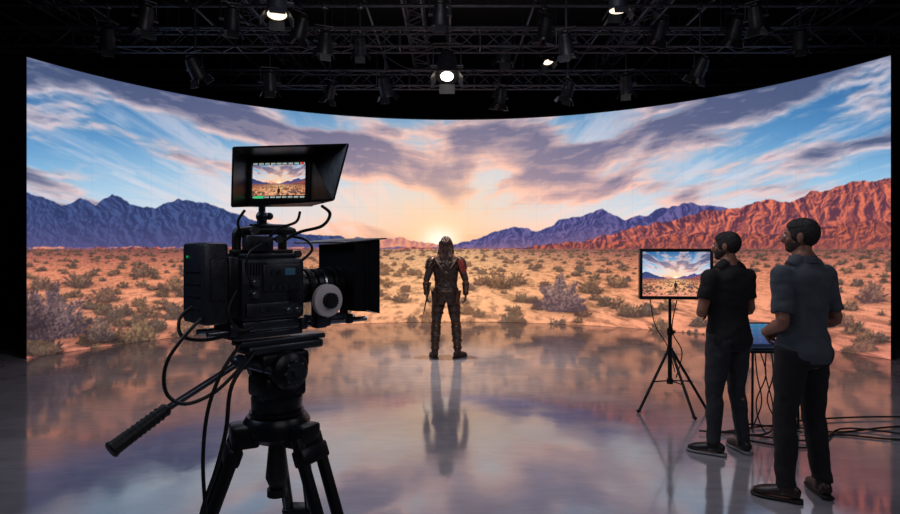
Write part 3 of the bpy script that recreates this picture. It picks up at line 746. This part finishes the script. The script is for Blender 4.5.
# ------------------------------------------------ tripod
TX,TY=P(277,400,1.62).x,1.62
tp=thing('camera_tripod','heavy black cine tripod with fluid head and pan handle','tripod',(TX,TY,0))
bm=bmesh.new()
tube(bm,[(0,0,1.13),(0,0,1.15),(0,0,1.185),(0,0,1.20)],[.055,.085,.088,.078],32)
for k in range(3):
    a=math.radians((207,333,88)[k]); d=V((math.cos(a),math.sin(a),0)); box(bm,d*.085+V((0,0,1.155)),(.07,.075,.06),Matrix.Rotation(a,3,'Z'),.008)
part('bowl',bm,M['black'],tp)
bm=bmesh.new(); tube(bm,[(0,0,1.0),(0,0,1.03),(0,0,1.12)],[.018,.03,.022],16); tube(bm,[(0,0,.98),(0,0,1.0)],.026,16); part('clamp_knob',bm,M['rubber'],tp)
for ang in (207,333,88):
    a=math.radians(ang); d=V((math.cos(a),math.sin(a),0)); s=V((-math.sin(a),math.cos(a),0))
    top=d*.10+V((0,0,1.155)); bot=d*.52+V((0,0,.03)); ax=bot-top
    bm=bmesh.new()
    for q_ in (-1,1):
        tube(bm,[top+s*.036*q_,top+ax*.52+s*.032*q_],.016,14)
    tube(bm,[top+ax*.30,top+ax*1.0],.0165,14)
    for f in (.04,.28,.5): 
        c_=top+ax*f; z_=ax.normalized(); rot=Matrix((s,z_.cross(s),z_)).transposed(); box(bm,c_,(.102,.04,.045),rot,.008)
    ball(bm,top+ax*.5+s*.06,.018,None,12)
    part('leg',bm,M['black'],tp)
    bm=bmesh.new(); tube(bm,[bot+V((0,0,.02)),bot+V((0,0,-.03))],[.022,.035],16); part('foot',bm,M['rubber'],tp)
    bm=bmesh.new(); tube(bm,[V((0,0,.40)),top+ax*.66],.009,8); part('spreader_arm',bm,M['dgrey'],tp)
YA=math.radians(45)
fwd=V((math.sin(YA),math.cos(YA),0)); rgt=V((math.cos(YA),-math.sin(YA),0)); up=V((0,0,1))
RR=Matrix((fwd,-rgt,up)).transposed()
bm=bmesh.new()
tube(bm,[(0,0,1.195),(0,0,1.215),(0,0,1.25),(0,0,1.262)],[.052,.066,.068,.05],32)
tube(bm,[(0,0,1.205),(0,0,1.212)],.072,32)
box(bm,(0,0,1.280),(.12,.11,.06),RR,.012)
part('pan_base',bm,M['black'],tp)
bm=bmesh.new()
c_=V((0,0,1.325))
tube(bm,[c_-rgt*.085,c_-rgt*.075,c_-rgt*.045,c_-rgt*.045,c_+rgt*.045,c_+rgt*.045,c_+rgt*.075,c_+rgt*.085],[.036,.050,.052,.042,.042,.052,.050,.036],32)
box(bm,c_+up*.022,(.14,.11,.05),RR,.012)
part('tilt_drum',bm,M['black'],tp)
bm=bmesh.new(); q0=c_+rgt*.085
tube(bm,[q0,q0+rgt*.016],.028,20); tube(bm,[q0+rgt*.016,q0+rgt*.028],.013,12)
for k in range(8):
    a=k*math.pi/4; ball(bm,q0+rgt*.01+(fwd*math.cos(a)+up*math.sin(a))*.028,.006,None,8)
part('drag_knob',bm,M['dgrey'],tp)
bm=bmesh.new(); box(bm,c_+up*.058+fwd*.01,(.22,.085,.022),RR,.006); box(bm,c_+up*.076+fwd*.01,(.25,.06,.014),RR,.004)
part('sliding_plate',bm,M['dgrey'],tp)
hs=V((TX,TY,0)); h0=P(240,362,1.55)-hs; h1=P(168,408,1.43)-hs; h2=P(110,451,1.33)-hs
bm=bmesh.new(); tube(bm,[c_-fwd*.03+rgt*.07,h0],.012,12); tube(bm,[h0,h0+(h1-h0)*1.05],.0085,12); ball(bm,h0,.020); tube(bm,[h0-rgt*.02,h0+rgt*.03],.016,14)
part('pan_handle',bm,M['dgrey'],tp)
bm=bmesh.new(); dv=(h2-h1)
tube(bm,[h1,h1+dv*.04,h1+dv*.08,h1+dv*.5,h1+dv*.92,h1+dv*.97,h2],[.012,.0165,.0150,.0155,.0175,.0205,.017],20); 
for k in range(9): tube(bm,[h1+dv*(.15+.08*k),h1+dv*(.17+.08*k)],.0172,20)
part('handle_grip',bm,M['rubber'],tp)

# ------------------------------------------------ cinema camera
O=P(262,288,1.6)
cam=thing('cinema_camera','black cinema camera rig with matte box, battery and hooded monitor','camera',(O.x,O.y,O.z-.12),math.radians(45))
def L(a,b_,c): return V((a,-b_,c+.12))   # forward, right, up from body centre
bm=bmesh.new()
box(bm,L(0,0,0),(.18,.135,.16),None,.012)
box(bm,L(.02,.069,.03),(.11,.01,.07),None,.004); box(bm,L(-.02,.069,-.05),(.12,.012,.035),None,.004)
box(bm,L(0,0,.086),(.15,.10,.014),None,.004)
for k in range(7): box(bm,L(-.075+.008*k,.070,.055),(.003,.008,.03))
for k in range(8): box(bm,L(.055,.072,-.03+.006*k),(.03,.006,.002))
tube(bm,[L(.09,0,.0),L(.10,0,0)],.055,32)
part('body',bm,M['body'],cam)
bm=bmesh.new(); box(bm,L(.04,.0755,.045),(.03,.003,.018),None,.001); part('side_display',bm,M['screenUI'],cam)
for (a,c) in ((-.01,.005),(.008,.005),(.026,.005),(.044,.005),(-.04,-.05),(-.02,-.05),(-.01,.045),(.008,.045)):
    bm=bmesh.new(); tube(bm,[L(a,.070,c),L(a,.079,c)],.0055,12); part('button',bm,M['dgrey'],cam)
for (a,c) in ((-.06,-.01),(-.06,.02),(.06,-.055),(.035,-.055)):
    bm=bmesh.new(); tube(bm,[L(a,.066,c),L(a,.084,c)],.010,14); tube(bm,[L(a,.084,c),L(a,.088,c)],.006,10); part('connector',bm,M['steel'],cam)
bm=bmesh.new(); box(bm,L(-.105,0,.01),(.03,.12,.15),None,.006); part('battery_plate',bm,M['black'],cam)
bm=bmesh.new(); box(bm,L(-.152,0,.020),(.062,.135,.200),None,.010); 
for k in range(4): box(bm,L(-.185,0,-.04+.03*k),(.004,.09,.004))
box(bm,L(-.15,.069,.03),(.035,.004,.10),None,.001)
part('battery',bm,M['body'],cam)
bm=bmesh.new(); tube(bm,[L(-.183,-.03,.085),L(-.186,-.03,.085)],.003,8)
part('battery_indicator',bm,M['led_g'],cam)
bm=bmesh.new(); tube(bm,[L(.095,0,0),L(.115,0,0),L(.116,0,0),L(.15,0,0),L(.151,0,0),L(.165,0,0),L(.166,0,0),L(.20,0,0),L(.201,0,0),L(.245,0,0)],[.046,.046,.041,.041,.047,.047,.043,.043,.050,.052],40)
part('lens',bm,M['black'],cam)
for a,r_ in ((.130,.046),(.185,.049),(.215,.054)):
    bm=bmesh.new(); 
    tube(bm,[L(a-.008,0,0),L(a+.008,0,0)],r_-.002,40)
    for k in range(48):
        t_=2*math.pi*k/48; box(bm,L(a,math.cos(t_)*r_,math.sin(t_)*r_),(.014,.003,.003),Matrix.Rotation(-t_,3,'X'))
    part('focus_ring',bm,M['rubber'],cam)
bm=bmesh.new(); tube(bm,[L(.170,0,0),L(.176,0,0)],.0478,40); part('lens_scale_band',bm,M['steel'],cam)
bm=bmesh.new(); ball(bm,L(.245,0,0),(.008,.046,.046)); part('front_element',bm,M['glass'],cam)
# matte box
bm=bmesh.new()
def rr_(a,w_,h_): return [L(a,-w_,.022-h_),L(a,w_,.022-h_),L(a,w_,.022+h_),L(a,-w_,.022+h_)]
loft(bm,[rr_(.232,.062,.065),rr_(.235,.092,.095),rr_(.270,.092,.098),rr_(.272,.082,.092),rr_(.325,.092,.108),rr_(.325,.086,.102),rr_(.27,.07,.08),rr_(.262,.055,.055)])
for k in range(3): loft(bm,[rr_(.276+.014*k,.087,.098),rr_(.280+.014*k,.087,.098)])
part('matte_box',bm,M['black'],cam,angle=25)
bm=bmesh.new(); 
rot=Matrix.Rotation(math.radians(-5),3,'Y'); box(bm,L(.27,-.035,.128),(.15,.27,.004),rot,.001); part('top_flag',bm,M['dgrey'],cam)
bm=bmesh.new(); rot=Matrix.Rotation(math.radians(14),3,'Z'); box(bm,L(.355,-.103,.022),(.07,.004,.19),rot,.001); part('side_flag',bm,M['black'],cam)
for s in (-1,1):
    bm=bmesh.new(); tube(bm,[L(-.16,s*.03,-.105),L(.32,s*.03,-.105)],.0075,14); part('rod',bm,M['steel'],cam)
bm=bmesh.new(); box(bm,L(0,0,-.092),(.16,.11,.024),None,.005); box(bm,L(0,0,-.118),(.20,.08,.018),None,.004); box(bm,L(.1,0,-.10),(.02,.1,.03),None,.004); box(bm,L(-.1,0,-.10),(.02,.1,.03),None,.004)
part('base_plate',bm,M['dgrey'],cam)
bm=bmesh.new(); box(bm,L(.17,0,-.10),(.03,.10,.028),None,.005); box(bm,L(.255,0,-.10),(.02,.09,.028),None,.004); box(bm,L(.262,0,-.07),(.012,.03,.07),None,.003)
box(bm,L(.145,.05,-.075),(.035,.035,.08),None,.006); tube(bm,[L(.14,.03,-.035),L(.14,.10,-.035)],.014,16)
part('follow_focus_unit',bm,M['dgrey'],cam)
bm=bmesh.new()
tube(bm,[L(.138,.092,-.035),L(.138,.094,-.035),L(.138,.108,-.035),L(.138,.110,-.035)],[.041,.044,.044,.041],40)
part('marking_disc',bm,M['wheel'],cam)
bm=bmesh.new()
tube(bm,[L(.138,.108,-.035),L(.138,.128,-.035)],[.020,.017],28)
for k in range(16):
    t_=2*math.pi*k/16; box(bm,L(.138+math.cos(t_)*.019,.117,-.035+math.sin(t_)*.019),(.004,.018,.004),Matrix.Rotation(-t_,3,'Y'))
part('follow_focus_knob',bm,M['rubber'],cam)
# top handle
bm=bmesh.new(); tube(bm,[L(-.07,0,.09),L(-.07,0,.135),L(-.055,0,.15),L(.075,0,.155),L(.095,0,.14)],[(.012,.012),(.012,.012),(.013,.016),(.013,.016),(.010,.012)],14,3); tube(bm,[L(.06,0,.09),L(.06,0,.15)],.012,14)
box(bm,L(0,0,.097),(.17,.03,.012),None,.003)
part('top_handle',bm,M['batt'],cam)
bm=bmesh.new()
tube(bm,[L(.0,.0,.165),L(0,0,.185)],.013,14); ball(bm,L(0,0,.19),.016); tube(bm,[L(0,0,.19),L(.0,0,.222)],.009,12); ball(bm,L(0,0,.226),.014); tube(bm,[L(0,.0,.19),L(.0,.035,.19)],.006,10); ball(bm,L(0,.04,.19),.010)
box(bm,L(.02,.0,.165),(.10,.03,.012),None,.003)
part('monitor_arm',bm,M['dgrey'],cam)
bm=bmesh.new(); box(bm,L(-.03,.035,.118),(.075,.03,.04),None,.004)
for k in range(3): tube(bm,[L(-.05+.02*k,.05,.118),L(-.05+.02*k,.058,.118)],.006,12)
part('power_hub',bm,M['body'],cam)
for (a,b_,c) in ((-.04,.03,.152),(.03,.03,.13),(.08,.04,.09)):
    bm=bmesh.new(); tube(bm,[L(a,b_-.02,c),L(a,b_,c)],.005,10); tube(bm,[L(a,b_,c),L(a,b_+.012,c)],.010,12); part('thumb_screw',bm,M['steel'],cam)
mc=P(279,181,1.50); yawm=math.radians(-8)
MM=Matrix.Translation(mc)@Matrix.Rotation(yawm,4,'Z')@Matrix.Rotation(math.radians(-3),4,'X')
hw,hh=.082,.062
bm=bmesh.new(); box(bm,(0,.015,0),(2*hw,.028,2*hh),None,.005); box(bm,(0,.032,0),(.11,.02,.08),None,.005)
for s in (-1,1):
    box(bm,(s*(hw-.006),-.001,0),(.012,.010,2*hh),None,.002); 
box(bm,(0,-.001,hh-.008),(2*hw,.010,.016),None,.002); box(bm,(0,-.001,-hh+.009),(2*hw,.010,.018),None,.002)
part('monitor_housing',bm,M['batt'],cam,world=True,mtx=MM)
gx,gz=np.meshgrid(np.linspace(-hw+.011,hw-.011,220),np.linspace(-hh+.017,hh-.015,150))
mes=grid_mesh('monitor_screen',np.stack([gx,gx*0-.0005,gz],-1),mon_colors(215,665,100,350,220,150,True,True,.95))
part('monitor_screen',mes,M['mons'],cam,world=True,mtx=MM,label='small lit screen showing the desert shot with status bars')
def flap(pts,th_=.0025):
    bm=bmesh.new(); p=[V(q) for q in pts]; nrm=(p[1]-p[0]).cross(p[3]-p[0]).normalized()*th_
    loft(bm,[[q-nrm for q in p],[q+nrm for q in p]]); return bm
fl_tl=(-hw-.002,-.075,hh+.008); fl_tr=(hw+.118,-.07,hh+.010); fl_br=(hw+.085,-.07,-hh+.004); fl_bl=(-hw-.002,-.075,-hh-.010)
part('sun_hood',flap([(-hw,0,hh),(hw,0,hh),fl_tr,fl_tl]),M['black'],cam,world=True,mtx=MM)
part('sun_hood',flap([(hw,0,-hh),(hw,0,hh),fl_tr,fl_br]),M['black'],cam,world=True,mtx=MM)
part('sun_hood',flap([(-hw,0,-hh),(-hw,0,hh),fl_tl,fl_bl]),M['black'],cam,world=True,mtx=MM)
part('sun_hood',flap([(-hw,0,-hh),(hw,0,-hh),fl_br,fl_bl]),M['black'],cam,world=True,mtx=MM)
for pts,r_ in [
 ([P(322,206,1.47),P(330,214,1.45),P(322,226,1.48),P(300,232,1.52),P(285,240,1.55)],.004),
 ([P(245,210,1.50),P(238,222,1.5),P(243,236,1.53),P(256,240,1.56)],.0035),
 ([P(300,212,1.50),P(296,222,1.52),P(280,228,1.54),P(270,236,1.56)],.0035),
 ([P(236,290,1.47),P(228,312,1.44),P(240,330,1.46),P(262,322,1.5)],.004),
 ([P(195,305,1.48),P(180,318,1.46),P(182,336,1.44),P(205,340,1.45),P(232,334,1.5),P(250,330,1.52)],.0045),
 ([P(215,308,1.46),P(190,330,1.42),P(167,362,1.40),P(166,392,1.40),P(185,404,1.42),P(215,392,1.46),P(240,368,1.52)],.0045),
 ([P(240,345,1.5),P(222,372,1.45),P(208,410,1.43),P(203,460,1.42),P(206,520,1.42),P(212,620,1.45)],.0045),
 ([P(255,352,1.52),P(232,385,1.46),P(226,430,1.44),P(216,470,1.42),P(200,520,1.42),P(190,600,1.44)],.005),
 ([P(300,262,1.5),P(312,250,1.5),P(306,240,1.52),P(290,236,1.55)],.0035),
 ([P(262,244,1.47),P(250,252,1.45),P(246,268,1.45),P(252,284,1.47)],.003),
 ]:
    bm=bmesh.new(); tube(bm,pts,r_,8,6); part('cable',bm,M['cable'],cam,world=True)

# ------------------------------------------------ lights
def light(kind,loc,energy,color,rot=(0,0,0),size=1,size_y=None,spot=None,blend=.5,target=None):
    ld=bpy.data.lights.new('lamp_or_fill_light',kind); ld.energy=energy; ld.color=color  # serves the hanging fixture's spot and the added area fills
    if kind=='AREA':
        ld.size=size
        if size_y: ld.shape='RECTANGLE'; ld.size_y=size_y
    if kind=='SPOT': ld.spot_size=spot; ld.spot_blend=blend; ld.shadow_soft_size=size
    o=bpy.data.objects.new('lamp_or_fill_light',ld); COL.objects.link(o); o.location=loc
    if target is not None:
        o.rotation_euler=(V(target)-V(loc)).to_track_quat('-Z','Y').to_euler()
    else: o.rotation_euler=rot
    return o
kp=P(447,66,9.2)
light('SPOT',(kp.x,kp.y-.30,kp.z-.38),650,(1,.87,.78),spot=math.radians(66),blend=1.0,size=.12,target=(.1,8.4,0))
light('AREA',(0,5.0,5.1),80,(.86,.86,1.0),size=4,size_y=4)  # added soft overhead fill, belongs to no modelled fixture
light('AREA',(0,4.5,4.6),34,(1,.88,.78),size=1.2,target=(0,9,1.0))  # added fill to lift the performer from the camera side
light('AREA',(-3.2,1.0,3.6),26,(.62,.76,1.0),size=1.5,target=(-.3,1.8,1.4))  # added cool light to bring out the rig's edges, no lamp there
light('AREA',(.8,-.6,3.0),9,(.9,.85,.9),size=1.5,target=(-.4,1.7,1.4))  # added weak fill on the camera rig from behind the viewpoint
light('AREA',(4.8,1.2,4.4),24,(.88,.88,1.0),size=2,target=(2.3,4.2,1.2))  # added fill on the two crew members, no lamp there
wd=bpy.data.worlds.new('World'); scene.world=wd; wd.use_nodes=True
wd.node_tree.nodes['Background'].inputs[0].default_value=(.01,.013,.02,1); wd.node_tree.nodes['Background'].inputs[1].default_value=1

# ------------------------------------------------ camera
cd=bpy.data.cameras.new('Camera'); co=bpy.data.objects.new('Camera',cd); COL.objects.link(co)
cd.sensor_width=36; cd.lens=24; cd.shift_y=-10/900; cd.clip_start=.05
co.location=(0,0,CAMH); co.rotation_euler=(math.pi/2,0,0)
scene.camera=co
